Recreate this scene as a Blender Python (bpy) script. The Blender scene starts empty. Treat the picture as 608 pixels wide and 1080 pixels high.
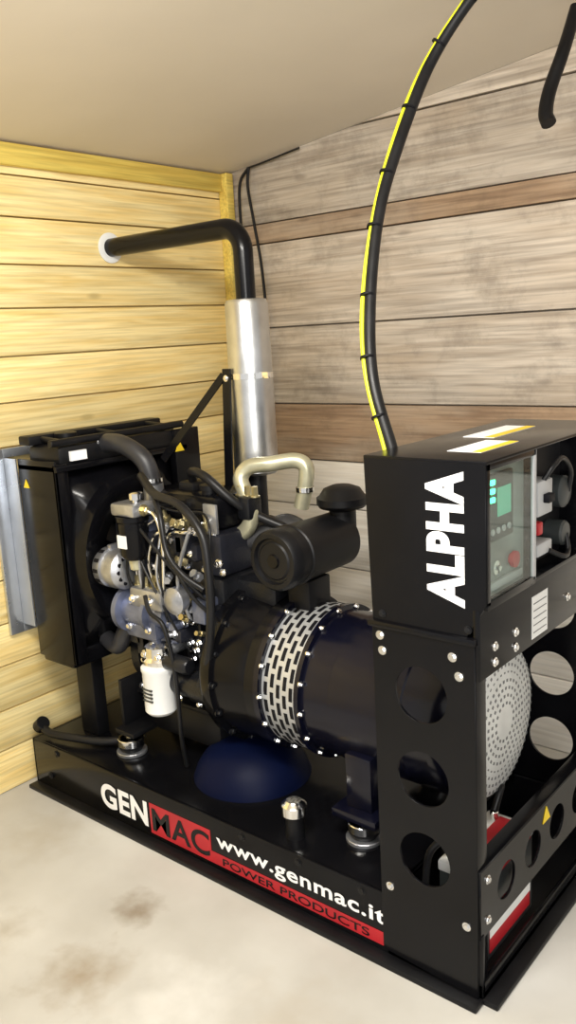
import bpy, bmesh, math, random
from mathutils import Vector, Matrix
random.seed(4)
sc = bpy.context.scene
sc.view_settings.view_transform = 'Standard'
COL = sc.collection

# ------------------------------------------------------------ materials
def newmat(name):
    m = bpy.data.materials.new(name); m.use_nodes = True
    nt = m.node_tree
    return m, nt, nt.nodes['Principled BSDF']

def paint(name, col, rough=.4, metal=0., var=.15, scale=8., bump=.0, coat=0., emit=0., spec=.5):
    m, nt, b = newmat(name)
    N, L = nt.nodes, nt.links
    tc = N.new('ShaderNodeTexCoord'); no = N.new('ShaderNodeTexNoise')
    no.inputs['Scale'].default_value = scale; no.inputs['Detail'].default_value = 5
    L.new(tc.outputs['Object'], no.inputs['Vector'])
    cr = N.new('ShaderNodeValToRGB')
    cr.color_ramp.elements[0].position = .3; cr.color_ramp.elements[1].position = .7
    cr.color_ramp.elements[0].color = (*[c*(1-var) for c in col], 1)
    cr.color_ramp.elements[1].color = (*[min(1, c*(1+var)) for c in col], 1)
    L.new(no.outputs['Fac'], cr.inputs['Fac']); L.new(cr.outputs['Color'], b.inputs['Base Color'])
    mr = N.new('ShaderNodeMapRange')
    mr.inputs['To Min'].default_value = max(.02, rough-.08); mr.inputs['To Max'].default_value = rough+.08
    L.new(no.outputs['Fac'], mr.inputs['Value']); L.new(mr.outputs['Result'], b.inputs['Roughness'])
    b.inputs['Metallic'].default_value = metal
    b.inputs['Specular IOR Level'].default_value = spec
    b.inputs['Coat Weight'].default_value = coat
    if emit:
        b.inputs['Emission Color'].default_value = (*col, 1); b.inputs['Emission Strength'].default_value = emit
    if bump:
        n2 = N.new('ShaderNodeTexNoise'); n2.inputs['Scale'].default_value = scale*12
        L.new(tc.outputs['Object'], n2.inputs['Vector'])
        bp = N.new('ShaderNodeBump'); bp.inputs['Strength'].default_value = bump; bp.inputs['Distance'].default_value = .003
        L.new(n2.outputs['Fac'], bp.inputs['Height']); L.new(bp.outputs['Normal'], b.inputs['Normal'])
    return m

def wood(name, ca, cb, cdark, axis, knots=True, rough=.6, patch=.45, grain=.25, stain=0.):
    """planks: grain stretched along axis (0=x,1=y); tone varies per board"""
    m, nt, b = newmat(name)
    N, L = nt.nodes, nt.links
    tc = N.new('ShaderNodeTexCoord'); geo = N.new('ShaderNodeNewGeometry')
    off = N.new('ShaderNodeVectorMath'); off.operation = 'MULTIPLY_ADD'
    cx = N.new('ShaderNodeCombineXYZ')
    for k in range(3): L.new(geo.outputs['Random Per Island'], cx.inputs[k])
    L.new(cx.outputs[0], off.inputs[0]); off.inputs[1].default_value = (13, 17, 9)
    L.new(tc.outputs['Object'], off.inputs[2])
    mp = N.new('ShaderNodeMapping')
    s = [26., 26., 26.]; s[axis] = 1.6
    mp.inputs['Scale'].default_value = s
    L.new(off.outputs[0], mp.inputs['Vector'])
    n1 = N.new('ShaderNodeTexNoise'); n1.inputs['Scale'].default_value = 1.6; n1.inputs['Detail'].default_value = 6; n1.inputs['Distortion'].default_value = .6
    L.new(mp.outputs[0], n1.inputs['Vector'])
    cr = N.new('ShaderNodeValToRGB')
    cr.color_ramp.elements[0].position = .3; cr.color_ramp.elements[0].color = (*cb, 1)
    cr.color_ramp.elements[1].position = .6; cr.color_ramp.elements[1].color = (*ca, 1)
    L.new(n1.outputs['Fac'], cr.inputs['Fac'])
    # patches
    mp2 = N.new('ShaderNodeMapping'); s = [3., 3., 6.]; s[axis] = 1.6
    mp2.inputs['Scale'].default_value = s; L.new(off.outputs[0], mp2.inputs['Vector'])
    n2 = N.new('ShaderNodeTexNoise'); n2.inputs['Scale'].default_value = 1.3; n2.inputs['Detail'].default_value = 6
    L.new(mp2.outputs[0], n2.inputs['Vector'])
    mr = N.new('ShaderNodeMapRange'); mr.inputs['From Min'].default_value = .45; mr.inputs['From Max'].default_value = .72
    mr.inputs['To Max'].default_value = patch
    L.new(n2.outputs['Fac'], mr.inputs['Value'])
    mx = N.new('ShaderNodeMixRGB'); mx.inputs[2].default_value = (*cdark, 1)
    L.new(mr.outputs[0], mx.inputs[0]); L.new(cr.outputs[0], mx.inputs[1])
    colr = mx.outputs[0]
    if stain:   # blotchy weather stains, not following the grain
        n5 = N.new('ShaderNodeTexNoise'); n5.inputs['Scale'].default_value = 7; n5.inputs['Detail'].default_value = 10; n5.inputs['Roughness'].default_value = .7
        L.new(off.outputs[0], n5.inputs['Vector'])
        m5 = N.new('ShaderNodeMapRange'); m5.inputs['From Min'].default_value = .5; m5.inputs['From Max'].default_value = .7; m5.inputs['To Max'].default_value = stain
        L.new(n5.outputs['Fac'], m5.inputs['Value'])
        mx5 = N.new('ShaderNodeMixRGB'); mx5.inputs[2].default_value = (*[c*.55 for c in cb], 1)
        L.new(m5.outputs[0], mx5.inputs[0]); L.new(colr, mx5.inputs[1]); colr = mx5.outputs[0]
    # fine dark grain streaks
    mp3 = N.new('ShaderNodeMapping'); s = [110., 110., 110.]; s[axis] = 3.5
    mp3.inputs['Scale'].default_value = s; L.new(off.outputs[0], mp3.inputs['Vector'])
    n3 = N.new('ShaderNodeTexNoise'); n3.inputs['Scale'].default_value = 1.; n3.inputs['Detail'].default_value = 4
    L.new(mp3.outputs[0], n3.inputs['Vector'])
    m4 = N.new('ShaderNodeMapRange'); m4.inputs['From Min'].default_value = .3; m4.inputs['From Max'].default_value = .6
    m4.inputs['To Min'].default_value = 1-grain; m4.inputs['To Max'].default_value = 1.05
    L.new(n3.outputs['Fac'], m4.inputs['Value'])
    # per board brightness
    hs = N.new('ShaderNodeHueSaturation')
    m2 = N.new('ShaderNodeMapRange'); m2.inputs['To Min'].default_value = .84; m2.inputs['To Max'].default_value = 1.1
    L.new(geo.outputs['Random Per Island'], m2.inputs['Value'])
    mm = N.new('ShaderNodeMath'); mm.operation = 'MULTIPLY'
    L.new(m2.outputs[0], mm.inputs[0]); L.new(m4.outputs[0], mm.inputs[1]); L.new(mm.outputs[0], hs.inputs['Value'])
    L.new(colr, hs.inputs['Color'])
    out = hs.outputs[0]
    if knots:
        mk = N.new('ShaderNodeMapping'); sk = [9., 9., 9.]; sk[axis] = 3.2
        mk.inputs['Scale'].default_value = sk; L.new(off.outputs[0], mk.inputs['Vector'])
        vo = N.new('ShaderNodeTexVoronoi'); vo.inputs['Scale'].default_value = 1.
        L.new(mk.outputs[0], vo.inputs['Vector'])
        kr = N.new('ShaderNodeMapRange'); kr.inputs['From Min'].default_value = .05; kr.inputs['From Max'].default_value = .13
        kr.inputs['To Min'].default_value = .45; kr.inputs['To Max'].default_value = 0
        L.new(vo.outputs['Distance'], kr.inputs['Value'])
        m3 = N.new('ShaderNodeMixRGB'); m3.inputs[2].default_value = (*[c*.4 for c in cb], 1)
        L.new(kr.outputs[0], m3.inputs[0]); L.new(out, m3.inputs[1]); out = m3.outputs[0]
    L.new(out, b.inputs['Base Color'])
    b.inputs['Roughness'].default_value = rough
    bp = N.new('ShaderNodeBump'); bp.inputs['Strength'].default_value = .3; bp.inputs['Distance'].default_value = .004
    L.new(n1.outputs['Fac'], bp.inputs['Height']); L.new(bp.outputs[0], b.inputs['Normal'])
    return m

BLACK = paint('black_gloss_paint', (.0035, .0035, .0045), .2, 0, .2, 6, spec=.22)
BLACKM = paint('black_satin', (.005, .005, .006), .42, 0, .3, 10, spec=.25)
RUBBER = paint('black_rubber', (.008, .008, .009), .4, 0, .3, 20, spec=.3)
NAVY = paint('navy_paint', (.003, .0033, .0095), .2, 0, .15, 5, spec=.38)
BLUE = paint('blue_reflection', (.0014, .0036, .021), .5, 0, .2, 4, spec=.1)  # blue for the reflection shaped onto the tank top
CAST = paint('cast_aluminium', (.42, .43, .46), .33, .8, .3, 18, bump=.4)
CASTB = paint('blue_grey_casting', (.15, .17, .25), .34, .6, .4, 14, bump=.4)
HEADM = paint('dark_head_casting', (.016, .017, .024), .32, .3, .4, 14, bump=.4)
DARKC = paint('dark_casting', (.009, .0095, .012), .32, .3, .4, 14, bump=.4)
CHROME = paint('chrome', (.88, .88, .88), .14, 1, .1, 12)
MUFF = paint('aluminised_steel', (.58, .59, .60), .33, 1., .12, 14, bump=.12)
RING = paint('galvanised_ring', (.50, .51, .52), .36, .5, .1, 14)
GRILL = paint('grille_grey', (.66, .67, .66), .45, .2, .1, 14)
DUCTM = paint('duct_sheet', (.50, .53, .58), .28, .8, .2, 5)
BEIGE = paint('yellow_zinc_tube', (.50, .48, .34), .32, .6, .2, 16)
GOLD = paint('zinc_gold', (.50, .43, .24), .3, .85, .2, 16)
WHITE = paint('white_print', (.85, .85, .86), .5, 0, .03, 10)
WHITEP = paint('white_filter', (.78, .79, .78), .35, 0, .05, 10)
RED = paint('red_print', (.42, .012, .02), .45, 0, .1, 10)
YEL = paint('yellow_label', (.8, .58, .02), .5, 0, .1, 10)
STRIPE = paint('yellow_green_insulation', (.66, .68, .02), .45, 0, .15, 10)
GREYB = paint('grey_plastic', (.42, .43, .44), .45, 0, .1, 10)
INST = paint('instrument_grey', (.24, .26, .25), .45, 0, .45, 5)
HOLEG = paint('grille_hole', (.16, .165, .165), .6, 0, .3, 5)
DGREY = paint('dark_grey_panel', (.03, .035, .036), .4, 0, .15, 10)
HOSE = paint('grey_black_hose', (.022, .022, .025), .45, 0, .3, 14)
SLOT = paint('slot_dark', (.004, .004, .006), .6, 0, .2, 10, spec=.2)
LED = paint('green_led', (.05, 1, .35), .4, 0, 0, 10, emit=6)
SCR = paint('meter_display', (.10, .42, .28), .4, 0, .1, 10, emit=.35)
CEIL = paint('ceiling_board', (.73, .665, .57), .6, 0, .06, 1.3)
YWOOD = wood('yellow_pine', (.92, .76, .38), (.78, .57, .21), (.78, .55, .19), 1, grain=.22)
YTRIM = wood('yellow_trim', (.90, .70, .16), (.76, .54, .10), (.70, .46, .10), 1, knots=False)
BWOOD = wood('old_grey_planks', (.59, .52, .44), (.40, .335, .27), (.43, .34, .25), 0, grain=.3, patch=.65, rough=.8, stain=.55)
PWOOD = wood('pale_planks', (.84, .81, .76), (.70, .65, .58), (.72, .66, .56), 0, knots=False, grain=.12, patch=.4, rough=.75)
BRWOOD = wood('brown_planks', (.40, .275, .175), (.25, .16, .10), (.47, .38, .29), 0, grain=.28, rough=.8, patch=.8, stain=.4)

# thin clear sheet: mostly see-through with a weak mirror
gm, nt, b = newmat('clear_polycarbonate')
tr = nt.nodes.new('ShaderNodeBsdfTransparent'); tr.inputs[0].default_value = (.90, .95, .93, 1)
gl = nt.nodes.new('ShaderNodeBsdfGlossy'); gl.inputs['Roughness'].default_value = .05
mxs = nt.nodes.new('ShaderNodeMixShader'); mxs.inputs[0].default_value = .10
nt.links.new(tr.outputs[0], mxs.inputs[1]); nt.links.new(gl.outputs[0], mxs.inputs[2])
nt.links.new(mxs.outputs[0], nt.nodes['Material Output'].inputs['Surface'])
GLASS = gm

def concrete():
    m, nt, b = newmat('concrete'); N, L = nt.nodes, nt.links
    tc = N.new('ShaderNodeTexCoord')
    n = N.new('ShaderNodeTexNoise'); n.inputs['Scale'].default_value = 2.2; n.inputs['Detail'].default_value = 9
    L.new(tc.outputs['Object'], n.inputs['Vector'])
    cr = N.new('ShaderNodeValToRGB')
    cr.color_ramp.elements[0].position = .3; cr.color_ramp.elements[0].color = (.42, .40, .36, 1)
    cr.color_ramp.elements[1].position = .7; cr.color_ramp.elements[1].color = (.60, .59, .555, 1)
    L.new(n.outputs['Fac'], cr.inputs['Fac']); out = cr.outputs[0]
    for (cx, cy, r, c, k) in [(-1.68, 1.26, .11, (.17, .11, .05), .7), (-1.60, 1.02, .17, (.24, .17, .09), .65),
                              (-2.2, 1.33, .2, (.38, .33, .25), .5), (-1.1, 1.2, .2, (.4, .34, .26), .4), (-1.35, 1.1, .2, (.70, .69, .66), .6), (-1.9, 1.0, .12, (.3, .25, .18), .5)]:
        d = N.new('ShaderNodeVectorMath'); d.operation = 'DISTANCE'; d.inputs[1].default_value = (cx, cy, 0)
        L.new(tc.outputs['Object'], d.inputs[0])
        n2 = N.new('ShaderNodeTexNoise'); n2.inputs['Scale'].default_value = 14; n2.inputs['Detail'].default_value = 5
        L.new(tc.outputs['Object'], n2.inputs['Vector'])
        ad = N.new('ShaderNodeMath'); ad.operation = 'MULTIPLY_ADD'; ad.inputs[1].default_value = r*1.6; L.new(n2.outputs['Fac'], ad.inputs[0]); L.new(d.outputs['Value'], ad.inputs[2])
        mr = N.new('ShaderNodeMapRange'); mr.inputs['From Min'].default_value = r*.7; mr.inputs['From Max'].default_value = r*1.6
        mr.inputs['To Min'].default_value = k; mr.inputs['To Max'].default_value = 0
        L.new(ad.outputs[0], mr.inputs['Value'])
        mx = N.new('ShaderNodeMixRGB'); mx.inputs[2].default_value = (*c, 1)
        L.new(mr.outputs[0], mx.inputs[0]); L.new(out, mx.inputs[1]); out = mx.outputs[0]
    L.new(out, b.inputs['Base Color']); b.inputs['Roughness'].default_value = .6
    bp = N.new('ShaderNodeBump'); bp.inputs['Strength'].default_value = .2; bp.inputs['Distance'].default_value = .01
    L.new(n.outputs['Fac'], bp.inputs['Height']); L.new(bp.outputs[0], b.inputs['Normal'])
    return m
CONC = concrete()

# ------------------------------------------------------------ geometry helpers
def empty(name, parent=None):
    e = bpy.data.objects.new(name, None); COL.objects.link(e); e.parent = parent
    e.empty_display_size = .1
    return e

def finish(name, bm, mat, parent, smooth=True):
    me = bpy.data.meshes.new(name); bm.normal_update(); bm.to_mesh(me); bm.free()
    o = bpy.data.objects.new(name, me); COL.objects.link(o); o.parent = parent
    me.materials.append(mat)
    if smooth:
        for p in me.polygons: p.use_smooth = True
        try: me.set_sharp_from_angle(angle=math.radians(38))
        except Exception: pass
    return o

def addbox(bm, x0, x1, y0, y1, z0, z1, bev=0.):
    r = bmesh.ops.create_cube(bm, size=1)
    vs = r['verts']
    for v in vs:
        v.co = Vector(((x0+x1)/2+v.co.x*(x1-x0), (y0+y1)/2+v.co.y*(y1-y0), (z0+z1)/2+v.co.z*(z1-z0)))
    if bev:
        es = list({e for v in vs for e in v.link_edges})
        bmesh.ops.bevel(bm, geom=es, offset=bev, segments=2, affect='EDGES', profile=.5)

def box(name, x0, x1, y0, y1, z0, z1, mat, parent=None, bev=.004):
    bm = bmesh.new(); addbox(bm, x0, x1, y0, y1, z0, z1, bev)
    return finish(name, bm, mat, parent)

def frame_of(d):
    d = Vector(d).normalized()
    return d.to_track_quat('Z', 'Y').to_matrix()

def addlathe(bm, origin, axis, prof, seg=48):
    M = frame_of(axis); o = Vector(origin); rings = []
    for (a, r) in prof:
        ring = []
        if r < 1e-6:
            ring = [bm.verts.new(o+M@Vector((0, 0, a)))]
        else:
            for k in range(seg):
                t = 2*math.pi*k/seg
                ring.append(bm.verts.new(o+M@Vector((r*math.cos(t), r*math.sin(t), a))))
        rings.append(ring)
    for A, B in zip(rings[:-1], rings[1:]):
        for k in range(seg):
            k2 = (k+1) % seg
            if len(A) == 1 and len(B) == 1: continue
            if len(A) == 1: bm.faces.new((A[0], B[k2], B[k]))
            elif len(B) == 1: bm.faces.new((A[k], A[k2], B[0]))
            else: bm.faces.new((A[k], A[k2], B[k2], B[k]))
    if len(rings[0]) > 1: bm.faces.new(list(reversed(rings[0])))
    if len(rings[-1]) > 1: bm.faces.new(rings[-1])

def lathe(name, origin, axis, prof, mat, parent=None, seg=48):
    bm = bmesh.new(); addlathe(bm, origin, axis, prof, seg)
    bmesh.ops.recalc_face_normals(bm, faces=bm.faces)
    return finish(name, bm, mat, parent)

def addcyl(bm, p0, p1, r, seg=32, c=.0):
    p0, p1 = Vector(p0), Vector(p1); h = (p1-p0).length
    pr = [(0, r), (h, r)] if not c else [(0, r-c), (c, r), (h-c, r), (h, r-c)]
    addlathe(bm, p0, p1-p0, pr, seg)

def cyl(name, p0, p1, r, mat, parent=None, seg=40, c=.002):
    bm = bmesh.new(); addcyl(bm, p0, p1, r, seg, c)
    bmesh.ops.recalc_face_normals(bm, faces=bm.faces)
    return finish(name, bm, mat, parent)

def bolts(name, pts, axis, r, h, mat, parent, seg=6, washer=True):
    bm = bmesh.new(); ax = Vector(axis).normalized()
    for p in pts:
        p = Vector(p)
        if washer: addcyl(bm, p-ax*.002, p+ax*.0025, r*1.5, 16)
        addcyl(bm, p, p+ax*h, r, seg, r*.12)
    bmesh.ops.recalc_face_normals(bm, faces=bm.faces)
    return finish(name, bm, mat, parent)

def catmull(pts, n=8):
    P = [Vector(p) for p in pts]; P = [2*P[0]-P[1]]+P+[2*P[-1]-P[-2]]; out = []
    for i in range(1, len(P)-2):
        for k in range(n):
            t = k/n
            out.append(.5*((2*P[i])+(-P[i-1]+P[i+1])*t+(2*P[i-1]-5*P[i]+4*P[i+1]-P[i+2])*t*t+(-P[i-1]+3*P[i]-3*P[i+1]+P[i+2])*t**3))
    out.append(P[-2]); return out

def addtube(bm, pts, r, seg=12):
    n = len(pts); prev = None; rings = []
    up = Vector((0, 0, 1))
    for i, p in enumerate(pts):
        d = (pts[min(i+1, n-1)]-pts[max(i-1, 0)]).normalized()
        if prev is None:
            a = up if abs(d.z) < .9 else Vector((1, 0, 0))
            u = (a-d*a.dot(d)).normalized()
        else:
            u = (prev-d*prev.dot(d)).normalized()
        prev = u; w = d.cross(u)
        rr = r(i/(n-1)) if callable(r) else r
        rings.append([bm.verts.new(p+u*rr*math.cos(2*math.pi*k/seg)+w*rr*math.sin(2*math.pi*k/seg)) for k in range(seg)])
    for A, B in zip(rings[:-1], rings[1:]):
        for k in range(seg): bm.faces.new((A[k], A[(k+1) % seg], B[(k+1) % seg], B[k]))
    bm.faces.new(list(reversed(rings[0]))); bm.faces.new(rings[-1])

def tube(name, pts, r, mat, parent=None, seg=14, smooth=8):
    P = catmull(pts, smooth) if smooth else [Vector(p) for p in pts]
    bm = bmesh.new(); addtube(bm, P, r, seg)
    bmesh.ops.recalc_face_normals(bm, faces=bm.faces)
    return finish(name, bm, mat, parent)

def plate(name, outer, holes, thick, M, mat, parent):
    """flat sheet with round holes; M maps local xy -> world"""
    cu = bpy.data.curves.new(name, 'CURVE'); cu.dimensions = '2D'; cu.fill_mode = 'BOTH'
    cu.extrude = thick/2; cu.bevel_depth = .001
    s = cu.splines.new('POLY'); s.points.add(len(outer)-1); s.use_cyclic_u = True
    for p, q in zip(s.points, outer): p.co = (q[0], q[1], 0, 1)
    for (hx, hy, hr, *rest) in holes:
        hr2 = rest[0] if rest else hr
        s = cu.splines.new('POLY'); s.points.add(39); s.use_cyclic_u = True
        for k in range(40):
            t = 2*math.pi*k/40; s.points[k].co = (hx+hr*math.cos(t), hy+hr2*math.sin(t), 0, 1)
    o = bpy.data.objects.new(name, cu); COL.objects.link(o)
    bpy.context.view_layer.update()
    dg = bpy.context.evaluated_depsgraph_get()
    me = bpy.data.meshes.new_from_object(o.evaluated_get(dg)); me.transform(M)
    bpy.data.objects.remove(o)
    o = bpy.data.objects.new(name, me); COL.objects.link(o); o.parent = parent
    me.materials.clear(); me.materials.append(mat)
    return o

def basis(ex, ey, org):
    ex, ey = Vector(ex), Vector(ey); ez = ex.cross(ey)
    M = Matrix.Identity(4)
    for i, v in enumerate((ex, ey, ez, Vector(org))):
        for k in range(3): M[k][i] = v[k]
    return M
SIDE = lambda y: basis((1, 0, 0), (0, 0, 1), (0, y, 0))       # local xy -> world xz, faces -Y
FRONT = lambda x: basis((0, 1, 0), (0, 0, 1), (x, 0, 0))      # local xy -> world yz, faces +X

def text(name, s, M, w, h, mat, parent, off=.02, sp=1.0):
    cu = bpy.data.curves.new(name, 'FONT'); cu.body = s; cu.size = 1; cu.offset = off; cu.extrude = .0
    cu.space_character = sp
    o = bpy.data.objects.new(name, cu); COL.objects.link(o); bpy.context.view_layer.update()
    dg = bpy.context.evaluated_depsgraph_get()
    me = bpy.data.meshes.new_from_object(o.evaluated_get(dg)); bpy.data.objects.remove(o)
    xs = [v.co.x for v in me.vertices]; ys = [v.co.y for v in me.vertices]
    x0, x1, y0, y1 = min(xs), max(xs), min(ys), max(ys)
    for v in me.vertices:
        v.co = Vector(((v.co.x-x0)/(x1-x0)*w, (v.co.y-y0)/(y1-y0)*h, 0))
    me.transform(M)
    o = bpy.data.objects.new(name, me); COL.objects.link(o); o.parent = parent
    me.materials.clear(); me.materials.append(mat)
    return o

# ------------------------------------------------------------ camera
X = Vector((.7697, -.0892, .632)); Z = Vector((-.0546, .9774, .2046)).normalized()
X = (X-Z*X.dot(Z)).normalized(); Y = Z.cross(X)
cam = bpy.data.cameras.new('camera'); co = bpy.data.objects.new('camera', cam); COL.objects.link(co)
Mc = Matrix((X.to_tuple(), Y.to_tuple(), Z.to_tuple())).to_4x4()
Mc.translation = Vector((0, 0, 1.5)); co.matrix_world = Mc
cam.sensor_fit = 'VERTICAL'; cam.sensor_height = 36; cam.lens = 30; cam.clip_start = .05
sc.camera = co

# ------------------------------------------------------------ room
XW, YW = -2.53, 2.71
def cz(x): return 2.148+.112*(x-XW)
XR, YF = 1.3, -1.0
box('floor', XW-.1, XR, YF, YW+.1, -.1, 0, CONC, None, 0)
bm = bmesh.new()
vs = []
for (x, y, dz) in [(XW-.1, YF, 0), (XR, YF, 0), (XR, YW+.1, 0), (XW-.1, YW+.1, 0)]:
    vs.append((bm.verts.new((x, y, cz(x))), bm.verts.new((x, y, cz(x)+.05))))
bm.faces.new([v[0] for v in reversed(vs)]); bm.faces.new([v[1] for v in vs])
for i in range(4):
    j = (i+1) % 4; bm.faces.new((vs[i][0], vs[j][0], vs[j][1], vs[i][1]))
bmesh.ops.recalc_face_normals(bm, faces=bm.faces)
finish('ceiling', bm, CEIL, None, False)

bm = bmesh.new()
z = 0.; hs = [.15, .14, .155, .145, .15, .14, .15, .15, .145, .15, .155, .14, .15, .13, .15]
for i, h in enumerate(hs):
    z1 = min(z+h, cz(XW)+.0)
    if z1-z < .01: break
    ys = [YF, YW] if i % 3 else [YF, .6+.3*(i % 2), YW]
    for a, c in zip(ys[:-1], ys[1:]):
        addbox(bm, XW-.03, XW+random.uniform(-.003, .002), a+.001, c-.001, z+.0025, z1-.0025, .003)
    z = z1
addbox(bm, XW-.08, XW-.03, YF, YW+.05, 0, cz(XW), 0)
finish('wall_left', bm, YWOOD, None)

wb = empty('wall_back')
bms = [bmesh.new() for _ in range(3)]
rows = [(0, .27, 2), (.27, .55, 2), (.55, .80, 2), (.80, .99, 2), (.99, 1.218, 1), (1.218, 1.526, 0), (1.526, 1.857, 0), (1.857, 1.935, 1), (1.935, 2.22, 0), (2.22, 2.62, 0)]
for i, (a, c, br) in enumerate(rows):
    xs = [XW, XR] if i % 2 else [XW, -.3+.2*(i % 3), XR]
    for p, q in zip(xs[:-1], xs[1:]):
        d = random.uniform(-.005, .005)
        addbox(bms[br], p+.001, q-.001, YW+d, YW+.03, a+.0025, c-.0025, .004)
addbox(bms[0], XW, XR, YW+.03, YW+.08, 0, 2.62, 0)
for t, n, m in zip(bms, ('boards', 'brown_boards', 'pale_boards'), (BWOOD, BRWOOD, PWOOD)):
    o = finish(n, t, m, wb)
    b2 = bmesh.new(); b2.from_mesh(o.data)
    g = b2.verts[:]+b2.edges[:]+b2.faces[:]
    n_ = Vector((-.112, 0, 1)).normalized()
    bmesh.ops.bisect_plane(b2, geom=g, plane_co=(XW, 0, cz(XW)-.001), plane_no=n_, clear_outer=True)
    b2.to_mesh(o.data); b2.free()
box('trim_corner', XW+.002, XW+.05, YW-.045, YW-.006, 0, 2.145, YTRIM, None, .003)
box('trim_ceiling', XW+.002, XW+.025, YF, YW-.05, 2.075, 2.143, YTRIM, None, .003)

# ------------------------------------------------------------ generator
G = empty('diesel_generator')
Y0, Y1 = 1.5, 2.2; YC = 1.85
BX0, BX1 = -2.49, -.775; BZ = .175
box('base_rail_near', BX0, BX1, Y0, Y0+.012, .012, BZ, BLACK, G, .003)
box('base_flange_near', BX0, BX1, Y0-.035, Y0+.02, 0, .014, BLACKM, G, .003)
box('base_rail_far', BX0, BX1, Y1-.012, Y1, .012, BZ, BLACK, G, .003)
box('base_flange_far', BX0, BX1, Y1-.02, Y1+.035, 0, .014, BLACKM, G, .003)
box('base_end_left', BX0, BX0+.012, Y0, Y1, .012, BZ, BLACK, G, .003)
box('base_tank_top', BX0+.01, -1.02, Y0+.005, Y1-.005, BZ-.012, BZ, BLACK, G, .003)
box('base_tray', -1.03, BX1, Y0, Y1, .012, .03, BLACKM, G, .003)
box('base_end_rail', BX1-.03, BX1+.035, Y0, Y1, 0, .014, BLACKM, G, .003)
box('base_end_lip', BX1-.012, BX1, Y0, Y1, .012, .05, BLACK, G, .003)
box('tank_end', -1.03, -1.02, Y0, Y1, .03, BZ, BLACK, G, .002)
lathe('reflection_dome', (-1.69, 1.76, BZ-.01), (0, 0, 1), [(0, .185), (.012, .183), (.04, .172), (.07, .152), (.095, .125), (.115, .09), (.125, .05), (.128, 0)], BLUE, G, 64)  # soft blue reflection on the glossy tank top, built as a low coloured dome
TS = lambda x, z: basis((1, 0, 0), (0, 0, 1), (x, Y0-.0025, z))
text('letters_gen', 'GEN', TS(-2.12, .045), .225, .085, WHITE, G, .035, 1.05)
box('red_badge', -1.885, -1.625, Y0-.0015, Y0+.002, .03, .13, RED, G, 0)
text('letters_mac', 'MAC', TS(-1.875, .042), .245, .076, BLACK, G, .02, 1.05)
text('letters_web', 'www.genmac.it', TS(-1.60, .076), .57, .054, WHITE, G, .022, 1.08)
box('red_stripe', -1.625, -1.03, Y0-.0015, Y0+.002, .03, .066, RED, G, 0)
text('letters_small', 'POWER PRODUCTS', TS(-1.58, .037), .5, .022, BLACK, G, .01)
bolts('rail_bolts', [(x, Y0+.001, BZ-.02) for x in (-2.35, -1.5, -1.3, -1.1)]+[(-2.4, Y0+.001, .06)], (0, -1, 0), .008, .006, BLACKM, G)
tube('drain_hose', [(-2.47, 1.53, .215), (-2.42, 1.53, .2), (-2.33, 1.55, .2), (-2.2, 1.6, .2), (-2.1, 1.68, .22)], .014, RUBBER, G)
cyl('drain_cap', (-2.485, 1.53, .205), (-2.455, 1.53, .23), .024, BLACKM, G)
lathe('fuel_neck', (-1.36, 1.565, BZ), (0, 0, 1), [(0, .026), (.07, .024)], BLACKM, G, 24)
lathe('fuel_cap', (-1.36, 1.565, BZ+.065), (0, 0, 1), [(0, .03), (.004, .034), (.03, .034), (.034, .03), (.036, .026), (.042, .02), (.044, 0)], CHROME, G, 24)

def mount(n, x, y):
    e = empty(n, G)
    cyl('mount_foot', (x, y, BZ), (x, y, BZ+.012), .05, CAST, e)
    lathe('isolator', (x, y, BZ+.01), (0, 0, 1), [(0, .034), (.015, .042), (.03, .042), (.045, .034)], RUBBER, e, 28)
    cyl('mount_cup', (x, y, BZ+.03), (x, y, BZ+.055), .044, CHROME, e)
    bolts('mount_bolt', [(x, y, BZ+.055)], (0, 0, 1), .014, .03, CHROME, e)
for i, (x, y) in enumerate([(-2.11, 1.63), (-1.2, 1.66), (-2.11, 2.07), (-1.2, 2.05)]):
    mount('vibration_mount_%d' % (i+1), x, y)
for i, y in enumerate((1.63, 2.07)):
    sgn = 1 if y < YC else -1
    box('engine_foot_%d' % i, -2.15, -2.06, min(y-.03*sgn, y+.13*sgn), max(y-.03*sgn, y+.13*sgn), .245, .262, BLACKM, G, .003)
    box('engine_foot_web_%d' % i, -2.15, -2.135, min(y+.0*sgn, y+.13*sgn), max(y+.0*sgn, y+.13*sgn), .26, .42, BLACKM, G, .003)
    box('alt_foot_%d' % i, -1.27, -1.13, min(y-.02*sgn, y+.12*sgn), max(y-.02*sgn, y+.12*sgn), .245, .27, NAVY, G, .004)
    box('alt_foot_web_%d' % i, -1.24, -1.16, min(y+.01*sgn, y+.12*sgn), max(y+.01*sgn, y+.12*sgn), .27, .42, NAVY, G, .004)

# --- radiator
R = empty('radiator', G)
RY0, RY1 = 1.54, 2.10; RX0, RX1 = -2.44, -2.24
box('core_frame', RX0, RX1-.05, RY0+.01, RY1-.01, .49, 1.13, BLACKM, R, .006)
box('side_channel_near', RX0, RX1, RY0, RY0+.012, .48, 1.15, BLACK, R, .003)
box('side_channel_far', RX0, RX1, RY1-.012, RY1, .48, 1.15, BLACK, R, .003)
box('side_flange_near', RX1-.012, RX1, RY0-.0, RY0+.05, .48, 1.14, BLACK, R, .003)
box('bottom_tank', RX0+.01, RX1-.02, RY0+.005, RY1-.005, .46, .52, BLACK, R, .01)
box('top_tank', RX0+.03, RX1-.0, RY0+.02, RY1-.02, 1.12, 1.195, BLACKM, R, .022)
box('top_guard', RX0, RX1+.01, RY0, RY1, 1.115, 1.135, BLACK, R, .003)
box('top_bracket', RX0+.02, RX0+.08, RY0, RY1, 1.195, 1.225, BLACKM, R, .006)
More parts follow.
